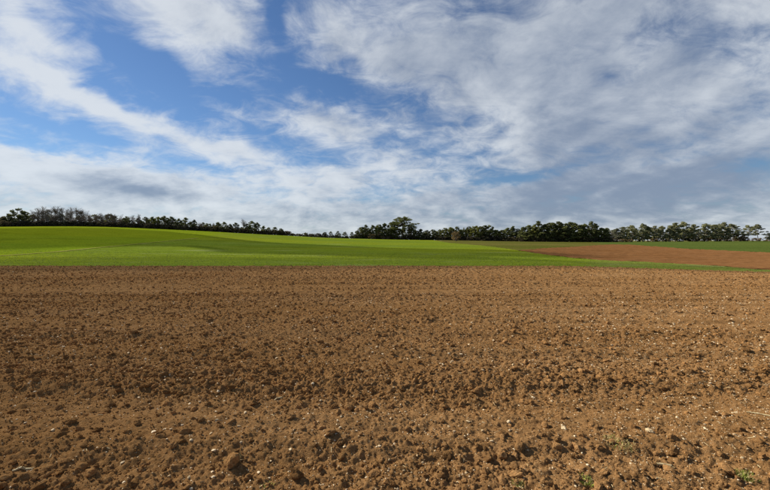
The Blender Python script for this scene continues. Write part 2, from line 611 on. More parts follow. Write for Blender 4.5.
def far_sheets():
    xs = np.concatenate([np.arange(-420, -260, 4.0), np.arange(-260, 20, 1.0), np.arange(20, 150, 0.45), np.arange(150, 260, 1.0), np.arange(260, 421, 4.0)])
    ts = np.concatenate([[0], np.cumsum(0.16 * 1.0075 ** np.arange(320))])
    ts = ts[ts < 215]
    X, T = np.meshgrid(xs, ts)
    Y = field_edge(X) + T
    Z = land(X, Y)
    crop_relief = 0.05 * fbm(X / 1.1, Y / 0.8, 3, 21) * smooth(T / 2)
    Z = Z + crop_relief
    V = np.stack([X, Y, Z], -1).reshape(-1, 3)
    ny, nx = X.shape
    i = np.arange(nx * ny).reshape(ny, nx)
    f = np.stack([i[:-1, :-1], i[:-1, 1:], i[1:, 1:], i[1:, :-1]], -1).reshape(-1, 4)
    c = V[f].mean(1)
    jx = c[:, 0] + 0.9 * fbm(c[:, 0] / 2.2, c[:, 1] / 2.2, 3, 31)
    jy = c[:, 1] + 0.9 * fbm(c[:, 0] / 2.2, c[:, 1] / 2.2, 3, 35)
    zone = np.zeros(len(f), int)
    zone[inside(HILL, jx, jy)] = 4
    zone[inside(ROUGH, jx, jy)] = 3
    zone[inside(UPPER_CROP, jx, jy)] = 2
    zone[inside(FAR_SOIL, jx, jy)] = 1
    zone[(zone == 0) & (c[:, 0] > 33 + 14 * fbm(c[:, 0] / 9, c[:, 1] / 2.5, 3, 71, 0.7) + 7 * fbm(c[:, 0] / 1.2, c[:, 1] / 1.2, 2, 75)) & (c[:, 1] < 74 - 0.15 * c[:, 0]) & (c[:, 0] > (0.60 + 0.22 * fbm(c[:, 0] / 9, c[:, 1] / 2.5, 3, 78, 0.7)) * c[:, 1])] = 5
    for z, (name, mat) in enumerate([('wheat_field', 'crop'), ('far_ploughed_field', 'far_soil'), ('upper_green_field', 'crop_upper'), ('rough_grassland', 'rough_grass'), ('hill_wheat_field', 'crop_hill'), ('grass_verge', 'strip')]):
        ff = f[zone == z]
        used, inv = np.unique(ff, return_inverse=True)
        vv = V[used].copy()
        if name == 'far_ploughed_field':
            vv[:, 2] += 0.16 * fbm(vv[:, 0] / 0.9, vv[:, 1] / 0.7, 3, 44, 0.7) + 0.10 * np.sin(vv[:, 1] * 1.3 + 2 * vnoise(vv[:, 0] / 20, vv[:, 1] / 9, 3)) * (0.5 + vnoise(vv[:, 0] / 30, vv[:, 1] / 6, 8))
        o = link(name, mesh_np(name, vv, inv.reshape(-1, 4), True), M[mat])
        tag(o, kind='structure')


far_sheets()


def near_field():
    rows = [1.1]
    edge_top = 51.0
    n_rows, n_cols = 880, 780
    s = np.linspace(0, 1, n_rows)
    tan = np.tan(np.linspace(-1, 1, n_cols) * math.atan(1.9) * 1.0)
    u = np.linspace(-1, 1, n_cols)
    tan = 1.7 * (0.66 * u + 0.34 * u ** 3) / 1.0
    # lateral position grows with depth so that the mesh is finest where the field is nearest
    X = np.empty((n_rows, n_cols))
    Y = np.empty((n_rows, n_cols))
    y_nom = 1.05 * (edge_top / 1.05) ** s
    for r in range(n_rows):
        X[r] = tan * y_nom[r] * 1.0
    E = field_edge(X[-1])
    for r in range(n_rows):
        e = field_edge(X[r])
        Y[r] = 1.05 * (e / 1.05) ** s[r]
    X[-1] = X[-1]
    k = smooth((s - 0.995) / 0.005)[:, None]
    Z = land(X, Y) + soil_height(X, Y) * (1 - 0.7 * k)
    i = np.arange(n_rows * n_cols).reshape(n_rows, n_cols)
    f = np.stack([i[:-1, :-1], i[:-1, 1:], i[1:, 1:], i[1:, :-1]], -1).reshape(-1, 4)
    o = link('ploughed_field', mesh_np('ploughed_field', np.stack([X, Y, Z], -1).reshape(-1, 3), f, True), M['soil'])
    tag(o, kind='structure')
    # the same field behind and beside the camera, coarse
    g = np.linspace(-70, 70, 60)
    gy = np.linspace(-60, 1.0, 40)
    X, Y = np.meshgrid(g, gy)
    Z = land(X, Y) - 0.12
    i = np.arange(X.size).reshape(X.shape)
    f = np.stack([i[:-1, :-1], i[:-1, 1:], i[1:, 1:], i[1:, :-1]], -1).reshape(-1, 4)
    o = link('headland', mesh_np('headland', np.stack([X, Y, Z], -1).reshape(-1, 3), f, True), M['soil'])
    tag(o, kind='structure')


near_field()


def track():
    pts = [seen(*p) for p in TRACK_LINE]
    pts = np.array(pts)
    t = np.linspace(0, 1, len(pts))
    tt = np.linspace(0, 1, 160)
    cx, cy = np.interp(tt, t, pts[:, 0]), np.interp(tt, t, pts[:, 1])
    k = np.ones(15) / 15
    cx = np.convolve(np.pad(cx, 7, 'edge'), k, 'valid')
    cy = np.convolve(np.pad(cy, 7, 'edge'), k, 'valid')
    d = np.stack([np.gradient(cx), np.gradient(cy)], -1)
    d /= np.linalg.norm(d, axis=1)[:, None]
    V = []
    for w in (-0.55, 0, 0.55):
        ww = w * (1 + 0.5 * vnoise(tt * 40, tt * 0 + w, 9))
        x, y = cx - d[:, 1] * ww, cy + d[:, 0] * ww
        V.append(np.stack([x, y, land(x, y) + 0.07 + (0.02 if w == 0 else 0)], -1))
    V = np.stack(V, 1).reshape(-1, 3)
    i = np.arange(len(tt) * 3).reshape(-1, 3)
    f = np.stack([i[:-1, :-1], i[:-1, 1:], i[1:, 1:], i[1:, :-1]], -1).reshape(-1, 4)
    tag(link('track', mesh_np('track', V, f, True), M['verge']), kind='structure')


track()

# ------------------------------------------------------------------ unseen clouds added out of view, outlined by the shade wanted on the fields
def shade_cloud_material(name, density):
    m, N, out = material(name)
    d = N.n('ShaderNodeBsdfDiffuse')
    d.inputs[0].default_value = (0.85, 0.86, 0.88, 1)
    t = N.n('ShaderNodeBsdfTransparent')
    mx = N.n('ShaderNodeMixShader')
    mx.inputs[0].default_value = density
    N.t.links.new(t.outputs[0], mx.inputs[1])
    N.t.links.new(d.outputs[0], mx.inputs[2])
    N.t.links.new(mx.outputs[0], out.inputs[0])
    return m


SHADE_CLOUD_ALT = 260.0


def shade_cloud(footprint, seed, label, density):
    """unseen flat-bottomed cloudbank, shaped from the shade it should drop on the ground"""
    fp = np.array(footprint)
    x0, y0 = fp.min(0) - 6
    x1, y1 = fp.max(0) + 6
    xs, ys = np.arange(x0, x1, 2.5), np.arange(y0, y1, 1.5)
    X, Y = np.meshgrid(xs, ys)
    jx = X + 5 * fbm(X / 14, Y / 9, 3, seed)
    jy = Y + 3 * fbm(X / 14, Y / 9, 3, seed + 9)
    ins = inside(fp, jx, jy).astype(float)
    depth = ins.copy()
    for _ in range(10):
        p = np.pad(depth, 1)
        depth = ins * (p[1:-1, 1:-1] + p[:-2, 1:-1] + p[2:, 1:-1] + p[1:-1, :-2] + p[1:-1, 2:]) / 5
    top = 2 + 14 * depth * (1 + 0.8 * fbm(X / 12, Y / 12, 3, seed + 20))
    G = land(np.clip(X, -420, 320), Y)
    shift = sun_dir * (SHADE_CLOUD_ALT / sun_dir[2])  # moved up-sun so its shade lands on the chosen footprint
    A = np.stack([X + shift[0], Y + shift[1], G + shift[2] + 0.2 * X * 0], -1)
    B = A.copy()
    B[..., 2] += top * (depth > 0)
    n = X.size
    idx = np.arange(n).reshape(X.shape)
    cell = (ins[:-1, :-1] * ins[1:, :-1] * ins[:-1, 1:] * ins[1:, 1:]) > 0
    q = np.stack([idx[:-1, :-1], idx[:-1, 1:], idx[1:, 1:], idx[1:, :-1]], -1)[cell]
    V = np.concatenate([A.reshape(-1, 3), B.reshape(-1, 3)])
    faces = [q[:, ::-1], q + n]
    # skirt
    pc = np.pad(cell, 1)
    for (sy, sx), (a, b) in (((0, 1), (0, 1)), ((2, 1), (3, 2)), ((1, 0), (0, 3)), ((1, 2), (1, 2))):
        nb = pc[sy:sy + cell.shape[0], sx:sx + cell.shape[1]][cell]
        e = q[~nb]
        faces.append(np.stack([e[:, a], e[:, b], e[:, b] + n, e[:, a] + n], -1))
    Fq = np.concatenate(faces)
    used, inv = np.unique(Fq, return_inverse=True)
    o = link('shade_cloud', mesh_np('shade_cloud', V[used], inv.reshape(-1, 4), True), shade_cloud_material('shade_cloud_veil', density))
    return tag(o, label, 'shade_cloud', kind='structure')


shade_cloud([seen(*p) for p in [(-200, 234), (-60, 229), (0, 228.5), (60, 227.5), (110, 228.2), (165, 231), (200, 235), (240, 240), (300, 243.5), (380, 247.5), (460, 249.0), (505, 250.0), (500, 252.0), (470, 253.6),
                          (380, 254.6), (300, 254.4), (230, 252.0), (170, 244.6), (110, 242.6), (70, 243.2), (0, 245.0), (-60, 246), (-200, 247)]], 3, 'broad unseen cloudbank added to shade the green slope', 0.29)
shade_cloud([seen(*p) for p in [(-200, 265), (0, 259.0), (60, 256.6), (160, 255.6), (260, 257.0), (400, 256.5), (520, 257.5), (600, 262.0), (680, 264.5), (770, 270), (900, 276), (900, 279), (770, 274), (600, 268.5), (400, 268.2), (200, 268.2), (0, 269), (-200, 272)]],
      8, 'thin unseen cloudbank added to dim the near crop', 0.17)

# ------------------------------------------------------------------ clods and stones
PHI = (1 + 5 ** 0.5) / 2
ICO_V = np.array([(-1, PHI, 0), (1, PHI, 0), (-1, -PHI, 0), (1, -PHI, 0), (0, -1, PHI), (0, 1, PHI), (0, -1, -PHI), (0, 1, -PHI),
                  (PHI, 0, -1), (PHI, 0, 1), (-PHI, 0, -1), (-PHI, 0, 1)], float)
ICO_V /= np.linalg.norm(ICO_V[0])
ICO_F = np.array([(0, 11, 5), (0, 5, 1), (0, 1, 7), (0, 7, 10), (0, 10, 11), (1, 5, 9), (5, 11, 4), (11, 10, 2), (10, 7, 6), (7, 1, 8),
                  (3, 9, 4), (3, 4, 2), (3, 2, 6), (3, 6, 8), (3, 8, 9), (4, 9, 5), (2, 4, 11), (6, 2, 10), (8, 6, 7), (9, 8, 1)])


def subdivide(V, Fc):
    V = [tuple(v) for v in V]
    mid, out = {}, []
    def m(a, b):
        k = (min(a, b), max(a, b))
        if k not in mid:
            p = (np.array(V[a]) + np.array(V[b])) / 2
            V.append(tuple(p / np.linalg.norm(p)))
            mid[k] = len(V) - 1
        return mid[k]
    for a, b, c in Fc:
        ab, bc, ca = m(a, b), m(b, c), m(c, a)
        out += [(a, ab, ca), (b, bc, ab), (c, ca, bc), (ab, bc, ca)]
    return np.array(V), np.array(out)


S1 = subdivide(ICO_V, ICO_F)
S2 = subdivide(*S1)


def lump_shape(base, seed, rough=0.35, flat=0.7, cuts=6, crumbs=0.1):
    r = np.random.default_rng(seed)
    V = base[0].copy()
    d = np.ones(len(V))
    for i in range(cuts):                      # broken faces
        n = r.normal(size=3)
        n /= np.linalg.norm(n)
        lim = r.uniform(0.55, 0.9)
        p = V @ n
        d = np.where(p * d > lim, lim / np.maximum(p, 1e-6), d)
    k = r.normal(size=(5, 3)) * 2.5
    ph = r.uniform(0, 6, 5)
    d = d * (1 + rough * 0.25 * np.sin(V @ k.T + ph).sum(1) / 2)
    d = d * (1 + crumbs * r.normal(size=len(V)))
    V = V * d[:, None] * np.array([r.uniform(0.85, 1.25), r.uniform(0.7, 1.0), flat * r.uniform(0.8, 1.15)])
    return V


CLOD_FINE = [lump_shape(S2, 100 + i, 0.6, 0.72, 7, 0.05) for i in range(14)]
CLOD_MID = [lump_shape(S1, 200 + i, 0.6, 0.72, 6, 0.08) for i in range(20)]
CLOD_LOW = [lump_shape((ICO_V, ICO_F), 300 + i, 0.6, 0.7, 3, 0.12) for i in range(20)]
STONE_FINE = [lump_shape(S2, 400 + i, 0.4, 0.6, 9, 0.02) for i in range(10)]
STONE_LOW = [lump_shape((ICO_V, ICO_F), 500 + i, 0.4, 0.6, 3, 0.10) for i in range(16)]


def scatter(n_per_m2, y0, y1, lat=1.75, accept=None):
    n = int(n_per_m2 * lat * (y1 ** 2 - y0 ** 2))
    y = np.sqrt(rng.uniform(y0 ** 2, y1 ** 2, n))
    x = rng.uniform(-lat, lat, n) * y
    ok = y < field_edge(x) - 0.3
    if accept is not None:
        ok &= rng.uniform(size=n) < accept(x, y)
    return x[ok], y[ok]


def join(shapes, faces, x, y, z, size, seed):
    r = np.random.default_rng(seed)
    n = len(x)
    kind = r.integers(0, len(shapes), n)
    S = np.stack(shapes)[kind]                             # n, v, 3
    a = r.uniform(0, 2 * math.pi, n)
    tl = r.normal(0, 0.35, n)
    c, s = np.cos(tl)[:, None], np.sin(tl)[:, None]
    Y1, Z1 = S[..., 1] * c - S[..., 2] * s, S[..., 1] * s + S[..., 2] * c
    c, s = np.cos(a)[:, None], np.sin(a)[:, None]
    X2, Y2 = S[..., 0] * c - Y1 * s, S[..., 0] * s + Y1 * c
    V = np.stack([X2, Y2, Z1], -1) * size[:, None, None] + np.stack([x, y, z], -1)[:, None, :]
    nv = S.shape[1]
    Fc = faces[None] + (np.arange(n) * nv)[:, None, None]
    return V.reshape(-1, 3), Fc.reshape(-1, 3)


def strew(name, shapes, faces, mat, x, y, z, size, label, category):
    """one stuff object: tens of thousands of small lumps set out on points by geometry nodes"""
    src = bpy.data.collections.new(name + '_shapes')
    for v, f in zip(shapes, faces):
        me = mesh_np(name + '_shape', v, f, False)
        me.materials.append(mat)
        src.objects.link(bpy.data.objects.new(name + '_shape', me))
    me = bpy.data.meshes.new(name)
    n = len(x)
    me.vertices.add(n)
    me.vertices.foreach_set('co', np.stack([x, y, z], -1).astype(np.float32).ravel())
    r = np.random.default_rng(11)
    at = me.attributes.new('size', 'FLOAT', 'POINT')
    at.data.foreach_set('value', size.astype(np.float32))
    at = me.attributes.new('turn', 'FLOAT_VECTOR', 'POINT')
    at.data.foreach_set('vector', np.stack([r.normal(0, 0.4, n), r.normal(0, 0.4, n), r.uniform(0, 6.28, n)], -1).astype(np.float32).ravel())
    o = link(name, me)
    me.materials.append(mat)
    g = bpy.data.node_groups.new(name, 'GeometryNodeTree')
    g.interface.new_socket('Geometry', in_out='INPUT', socket_type='NodeSocketGeometry')
    g.interface.new_socket('Geometry', in_out='OUTPUT', socket_type='NodeSocketGeometry')
    gi, go = g.nodes.new('NodeGroupInput'), g.nodes.new('NodeGroupOutput')
    iop = g.nodes.new('GeometryNodeInstanceOnPoints')
    ci = g.nodes.new('GeometryNodeCollectionInfo')
    ci.inputs['Collection'].default_value = src
    ci.inputs['Separate Children'].default_value = True
    ci.inputs['Reset Children'].default_value = True
    iop.inputs['Pick Instance'].default_value = True
    sz = g.nodes.new('GeometryNodeInputNamedAttribute')
    sz.data_type = 'FLOAT'
    sz.inputs['Name'].default_value = 'size'
    tn = g.nodes.new('GeometryNodeInputNamedAttribute')
    tn.data_type = 'FLOAT_VECTOR'
    tn.inputs['Name'].default_value = 'turn'
    L = g.links.new
    L(gi.outputs[0], iop.inputs['Points'])
    L(ci.outputs[0], iop.inputs['Instance'])
    L(sz.outputs['Attribute'], iop.inputs['Scale'])
    L(tn.outputs['Attribute'], iop.inputs['Rotation'])
    L(iop.outputs[0], go.inputs[0])
    o.modifiers.new('strew', 'NODES').node_group = g
    return tag(o, label, category, kind='stuff')


def spread_clods():
    acc = lambda x, y: 0.12 + 0.88 * rough_band(x, y) ** 1.5
    parts = []
    for dens, y0, y1, lo in ((3000, 1.5, 4.0, 0.0048), (1500, 4.0, 7.5, 0.0066), (380, 7.5, 14, 0.0105), (95, 14, 26, 0.018), (26, 26, 50, 0.032)):
        x, y = scatter(dens, y0, y1, 1.4, acc)
        size = lo * (1 + rng.pareto(2.2, len(x)) * 0.8)
        size = np.minimum(size, 0.030 + 0.0011 * y + 0.02 * rng.uniform(size=len(x)))
        parts.append((x, y, size))
    x, y, size = (np.concatenate(v) for v in zip(*parts))
    show = size / np.hypot(y, 1.6)
    view = np.abs(x) < 1.10 * y
    view &= (y > 2.45)
    order = np.argsort(-np.where(view, show, 0))
    big = order[:280]
    rest = order[280:]
    # the clods that show largest are things of their own
    meshes = []
    for i, v in enumerate(CLOD_FINE):
        me = mesh_np('soil_clod', v, S2[1], False)
        me.materials.append(M['clod'])
        meshes.append(me)
    zs = soil(x[big], y[big])
    r = np.random.default_rng(5)
    for j, b in enumerate(big):
        o = link('soil_clod', meshes[j % len(meshes)])
        o.location = (x[b], y[b], zs[j] + 0.18 * size[b])
        o.rotation_euler = (r.normal(0, 0.25), r.normal(0, 0.25), r.uniform(0, 6.28))
        s = size[b] * 1.05
        o.scale = (s, s, s)
        tag(o, 'brown clod of earth lying loose on the near ploughed field', 'clod', 'loose clods on the ploughed field')
    strew('earth_crumbs', CLOD_LOW[:10] + CLOD_MID[:6], [ICO_F] * 10 + [S1[1]] * 6, M['clod'], x[rest], y[rest], soil(x[rest], y[rest]) + 0.15 * size[rest], size[rest],
          'small brown earth crumbs strewn all over the ploughed field', 'soil crumbs')
    print('clods', len(x))


spread_clods()


def spread_stones():
    parts = []
    acc = lambda x, y: np.clip(0.55 + 0.35 * x / (y + 0.1) + 0.6 * vnoise(x / 1.3, y / 1.1, 77), 0.15, 1)
    for dens, y0, y1, lo in ((420, 1.5, 6, 0.0042), (105, 6, 14, 0.0070), (6.0, 14, 48, 0.013)):
        x, y = scatter(dens, y0, y1, 1.4, acc)
        size = np.minimum(lo * (1 + rng.pareto(2.6, len(x)) * 0.8), 0.018 + 0.008 * rng.uniform(size=len(x)) + 0.0006 * y)
        parts.append((x, y, size))
    x, y, size = (np.concatenate(v) for v in zip(*parts))
    view = (np.abs(x) < 1.10 * y) & (y > 2.45)
    order = np.argsort(-np.where(view, size / np.hypot(y, 1.6), 0))
    big, rest = order[:110], order[110:]
    meshes = []
    for v in STONE_FINE:
        me = mesh_np('pale_stone', v, S2[1], False)
        me.materials.append(M['stone'])
        meshes.append(me)
    zs = soil(x[big], y[big])
    r = np.random.default_rng(6)
    for j, b in enumerate(big):
        o = link('pale_stone', meshes[j % len(meshes)])
        s = size[b] * 0.9
        o.location = (x[b], y[b], zs[j] + 0.08 * s)
        o.rotation_euler = (r.normal(0, 0.2), r.normal(0, 0.2), r.uniform(0, 6.28))
        o.scale = (s, s, s)
        tag(o, 'small cream stone lying on the brown ploughed soil', 'stone', 'pale stones on the ploughed field')
    V, Fc = join(STONE_LOW, ICO_F, x[rest], y[rest], soil(x[rest], y[rest]) + 0.3 * size[rest], size[rest], 3)
    o = link('stone_chips', mesh_np('stone_chips', V, Fc, False), M['stone'])
    tag(o, 'tiny pale stone chips sprinkled over the ploughed field', 'stone chips', kind='stuff')


spread_stones()


def tubes(segs, sides=5):
    """segs: list of (p0, p1, r0, r1) -> verts, quads"""
    S = np.array([(*a, *b, r0, r1) for a, b, r0, r1 in segs], float)
    p0, p1, r0, r1 = S[:, :3], S[:, 3:6], S[:, 6], S[:, 7]
    d = p1 - p0
    d /= np.linalg.norm(d, axis=1)[:, None] + 1e-9
    ref = np.where(np.abs(d[:, 2:3]) > 0.9, np.array([[1.0, 0, 0]]), np.array([[0, 0, 1.0]]))
    u = np.cross(d, ref)
    u /= np.linalg.norm(u, axis=1)[:, None] + 1e-9
    w = np.cross(d, u)
    a = np.arange(sides) * 2 * math.pi / sides
    ring = u[:, None] * np.cos(a)[None, :, None] + w[:, None] * np.sin(a)[None, :, None]
    A = p0[:, None] + ring * r0[:, None, None]
    B = p1[:, None] + ring * r1[:, None, None]
    V = np.concatenate([A, B], 1).reshape(-1, 3)
    k = np.arange(sides)
    q = np.stack([k, (k + 1) % sides, (k + 1) % sides + sides, k + sides], -1)
    Fq = q[None] + (np.arange(len(S)) * 2 * sides)[:, None, None]
    return V, Fq.reshape(-1, 4)


def spread_stalks():
    x, y = scatter(14, 1.5, 7.5, 1.4)
    n = len(x)
    a = rng.uniform(0, 6.28, n)
    L = rng.uniform(0.015, 0.06, n)
    dx, dy = np.cos(a) * L / 2, np.sin(a) * L / 2
    z0 = soil(x - dx, y - dy) + 0.006
    z1 = soil(x + dx, y + dy) + 0.006
    r = rng.uniform(0.0015, 0.004, n)
    segs = [((x[i] - dx[i], y[i] - dy[i], z0[i]), (x[i] + dx[i], y[i] + dy[i], z1[i]), r[i], r[i] * 0.8) for i in range(n)]
    V, Fq = tubes(segs, 4)
    o = link('straw_bits', mesh_np('straw_bits', V, Fq), M['straw'])
    tag(o, 'short dry straw bits scattered on the near soil', 'straw', kind='stuff')


spread_stalks()


def split_stalk(name, x, y, ang, L, rad, label):
    """dry maize stalk lying on the soil, slightly bent, split at one end"""
    n = 7
    t = np.linspace(-0.5, 0.5, n)
    px = x + np.cos(ang) * t * L - np.sin(ang) * 0.04 * L * (1 - 4 * t * t)
    py = y + np.sin(ang) * t * L + np.cos(ang) * 0.04 * L * (1 - 4 * t * t)
    z = soil(px, py)
    pz = np.maximum(z, np.interp(t, [-0.5, 0.5], [z[0], z[-1]])) + rad
    o0 = np.array([x, y, pz.mean()])
    segs = [((px[i] - x, py[i] - y, pz[i] - o0[2]), (px[i + 1] - x, py[i + 1] - y, pz[i + 1] - o0[2]), rad * (1 - 0.25 * abs(t[i])), rad * (1 - 0.25 * abs(t[i + 1]))) for i in range(n - 1)]
    e = np.array(segs[-1][1])
    dv = np.array([math.cos(ang), math.sin(ang), 0])
    for k in (-1, 1):
        segs.append((tuple(e), tuple(e + dv * L * 0.15 + np.array([-math.sin(ang), math.cos(ang), 0]) * k * rad * 1.6), rad * 0.55, rad * 0.2))
    V, Fq = tubes(segs, 6)
    o = link(name, mesh_np(name, V, Fq, True), M['straw'])
    o.location = o0
    return tag(o, label, 'stalk', 'dry stalks on the soil')


split_stalk('dry_stalk', 3.72, 3.36, -0.75, 0.17, 0.007, 'thin pale dry stalk lying at the right edge of the picture')
split_stalk('dry_stalk', -1.16, 3.80, 0.55, 0.16, 0.009, 'pale splintered stalk lying among clods left of the centre')
split_stalk('dry_stalk', 2.12, 2.56, -0.15, 0.10, 0.012, 'short thick pale stalk beside the green tuft at bottom right')
split_stalk('dry_stalk', -2.72, 2.52, 0.5, 0.10, 0.009, 'pale stalk on the soil in the bottom left corner')


def grass_tuft(x, y, n, h, spread, mats, label):
    e = bpy.data.objects.new('grass_tuft', None)
    coll.objects.link(e)
    z = float(soil(np.array([x]), np.array([y]))[0])
    e.location = (x, y, z - 0.01)
    r = np.random.default_rng(int(abs(x * 1000)))
    for nm, mat, share in mats:
        V, Fq = [], []
        for i in range(int(n * share)):
            a, b = r.uniform(0, 6.28), r.uniform(0, 6.28)
            p = np.array([math.cos(a), math.sin(a), 0]) * spread * math.sqrt(r.uniform()) * 0.5
            L = h * r.uniform(0.5, 1.1)
            lean = np.array([math.cos(b), math.sin(b), 0]) * r.uniform(0.3, 1.1)
            w = np.array([-math.sin(b), math.cos(b), 0]) * r.uniform(0.0012, 0.003)
            q = [p, p + lean * L * 0.25 + np.array([0, 0, L * 0.45]), p + lean * L * 0.75 + np.array([0, 0, L * r.uniform(0.4, 0.8)])]
            k = len(V)
            V += [q[0] - w, q[0] + w, q[1] - w, q[1] + w, q[2] - w * 0.2, q[2] + w * 0.2]
            Fq += [(k, k + 1, k + 3, k + 2), (k + 2, k + 3, k + 5, k + 4)]
        link(nm, mesh_np(nm, V, Fq), mat, e)
    return tag(e, label, 'grass tuft', 'weed tufts on the ploughed soil')


G, D = ('green_blades', M['grass'], 0.75), ('dry_blades', M['dry_grass'], 0.35)
grass_tuft(2.62, 2.44, 200, 0.045, 0.13, (G, D), 'bright green grass tuft in the bottom right corner')
grass_tuft(1.42, 2.37, 130, 0.035, 0.11, (G, D), 'small yellow green weed tuft at bottom edge right of centre')
grass_tuft(0.93, 2.36, 90, 0.03, 0.09, (G, D), 'smallest weed tuft at bottom edge nearest the centre')
grass_tuft(-0.83, 2.36, 70, 0.03, 0.09, (G, ('dry_blades', M['dry_grass'], 0.9)), 'dull dry weed tuft at bottom edge left of centre')
grass_tuft(1.95, 2.80, 160, 0.04, 0.24, (('dry_blades', M['dry_grass'], 1.0), ('green_blades', M['grass'], 0.25)), 'flat withered grass patch above the bottom right weeds')
grass_tuft(-1.20, 2.64, 200, 0.055, 0.10, (('dry_blades', M['dry_grass'], 1.0), ('green_blades', M['grass'], 0.2)), 'dry straw coloured tuft growing on a big clod bottom left')


def special_clod(x, y, s, label, seed, name='soil_clod', mat='clod', cat='clod', flat=0.9):
    me = mesh_np(name, lump_shape(S2, seed, 0.7, flat, 7, 0.06), S2[1], False)
    o = link(name, me, M[mat])
    o.location = (x, y, float(soil(np.array([x]), np.array([y]))[0]) + s * 0.35)
    o.rotation_euler = (0.1, -0.15, seed)
    o.scale = (s, s, s)
    return tag(o, label, cat)


special_clod(-1.19, 2.60, 0.06, 'large clod with dry grass on top near the bottom left', 901, flat=0.95)
special_clod(-0.38, 3.55, 0.06, 'large dark clod left of the centre, below the splintered stalk', 903)
special_clod(0.50, 2.72, 0.05, 'large reddish clod near the bottom edge right of the centre', 905)
special_clod(2.35, 2.98, 0.035, 'large cream stone on the soil at lower right', 907, 'pale_stone', 'stone', 'stone', 0.6)
special_clod(1.62, 3.05, 0.030, 'round cream stone on the soil right of the centre', 909, 'pale_stone', 'stone', 'stone', 0.7)


def edge_grass():
    n = 46000
    x = rng.uniform(-85, 85, n)
    t = np.where(np.arange(n) < 9000, rng.uniform(-0.25, 1.6, n), 30 * rng.uniform(0, 1, n) ** 1.6)
    y = field_edge(x) + t
    ok = ~inside(FAR_SOIL, x, y) & ((x < 30) | (rng.uniform(size=n) < 0.25))
    x, y = x[ok], y[ok]
    n = len(x)
    h = rng.uniform(0.04, 0.11, n) * (1 + 0.6 * vnoise(x / 2, y, 5))
    b = rng.uniform(0, 6.28, n)
    z = land(x, y) - 0.02
    w = rng.uniform(0.03, 0.07, n)
    dx, dy = np.cos(b) * w, np.sin(b) * w
    lx, ly = rng.normal(0, 0.04, n), rng.normal(0, 0.04, n)
    V = np.stack([np.stack([x - dx, y - dy, z], -1), np.stack([x + dx, y + dy, z], -1), np.stack([x + lx + dx * 0.4, y + ly + dy * 0.4, z + h], -1), np.stack([x + lx - dx * 0.6, y + ly - dy * 0.6, z + h * 0.8], -1)], 1).reshape(-1, 3)
    o = link('wheat_blades', mesh_np('wheat_blades', V, np.arange(n * 4).reshape(-1, 4)), M['edge_grass'])
    tag(o, 'short green wheat blades beyond the edge of the ploughed field', 'wheat', kind='stuff')


edge_grass()

# ------------------------------------------------------------------ trees
def cards(c, size, r, squash=1.0):
    n = len(c)
    u = r.normal(size=(n, 3))
    u /= np.linalg.norm(u, axis=1)[:, None]
    v = np.cross(u, r.normal(size=(n, 3)))
    v /= np.linalg.norm(v, axis=1)[:, None]
    s = (size * r.uniform(0.55, 1.3, n))[:, None]
    t = s * r.uniform(0.45, 0.9, n)[:, None]
    a, b = u * s / 2, v * t / 2
    V = np.stack([c - a - b * 0.5, c + a * 0.2 - b, c + a + b * 0.6, c - a * 0.3 + b], 1)
    return V.reshape(-1, 3), np.arange(n * 4).reshape(-1, 4)


def blob_points(r, centre, rad, n):
    p = r.normal(size=(n, 3))
    p /= np.linalg.norm(p, axis=1)[:, None]
    p *= (r.uniform(0, 1, n) ** (1 / 2.2))[:, None]
    return np.asarray(centre) + p * np.asarray(rad)


def bent_line(p0, p1, r0, r1, r, wob, n=4):
    p0, p1 = np.asarray(p0, float), np.asarray(p1, float)
    pts = [p0 + (p1 - p0) * t + (r.normal(size=3) * wob * (0 < t < 1)) for t in np.linspace(0, 1, n + 1)]
    rr = np.linspace(r0, r1, n + 1)
    return [(pts[i], pts[i + 1], rr[i], rr[i + 1]) for i in range(n)], pts


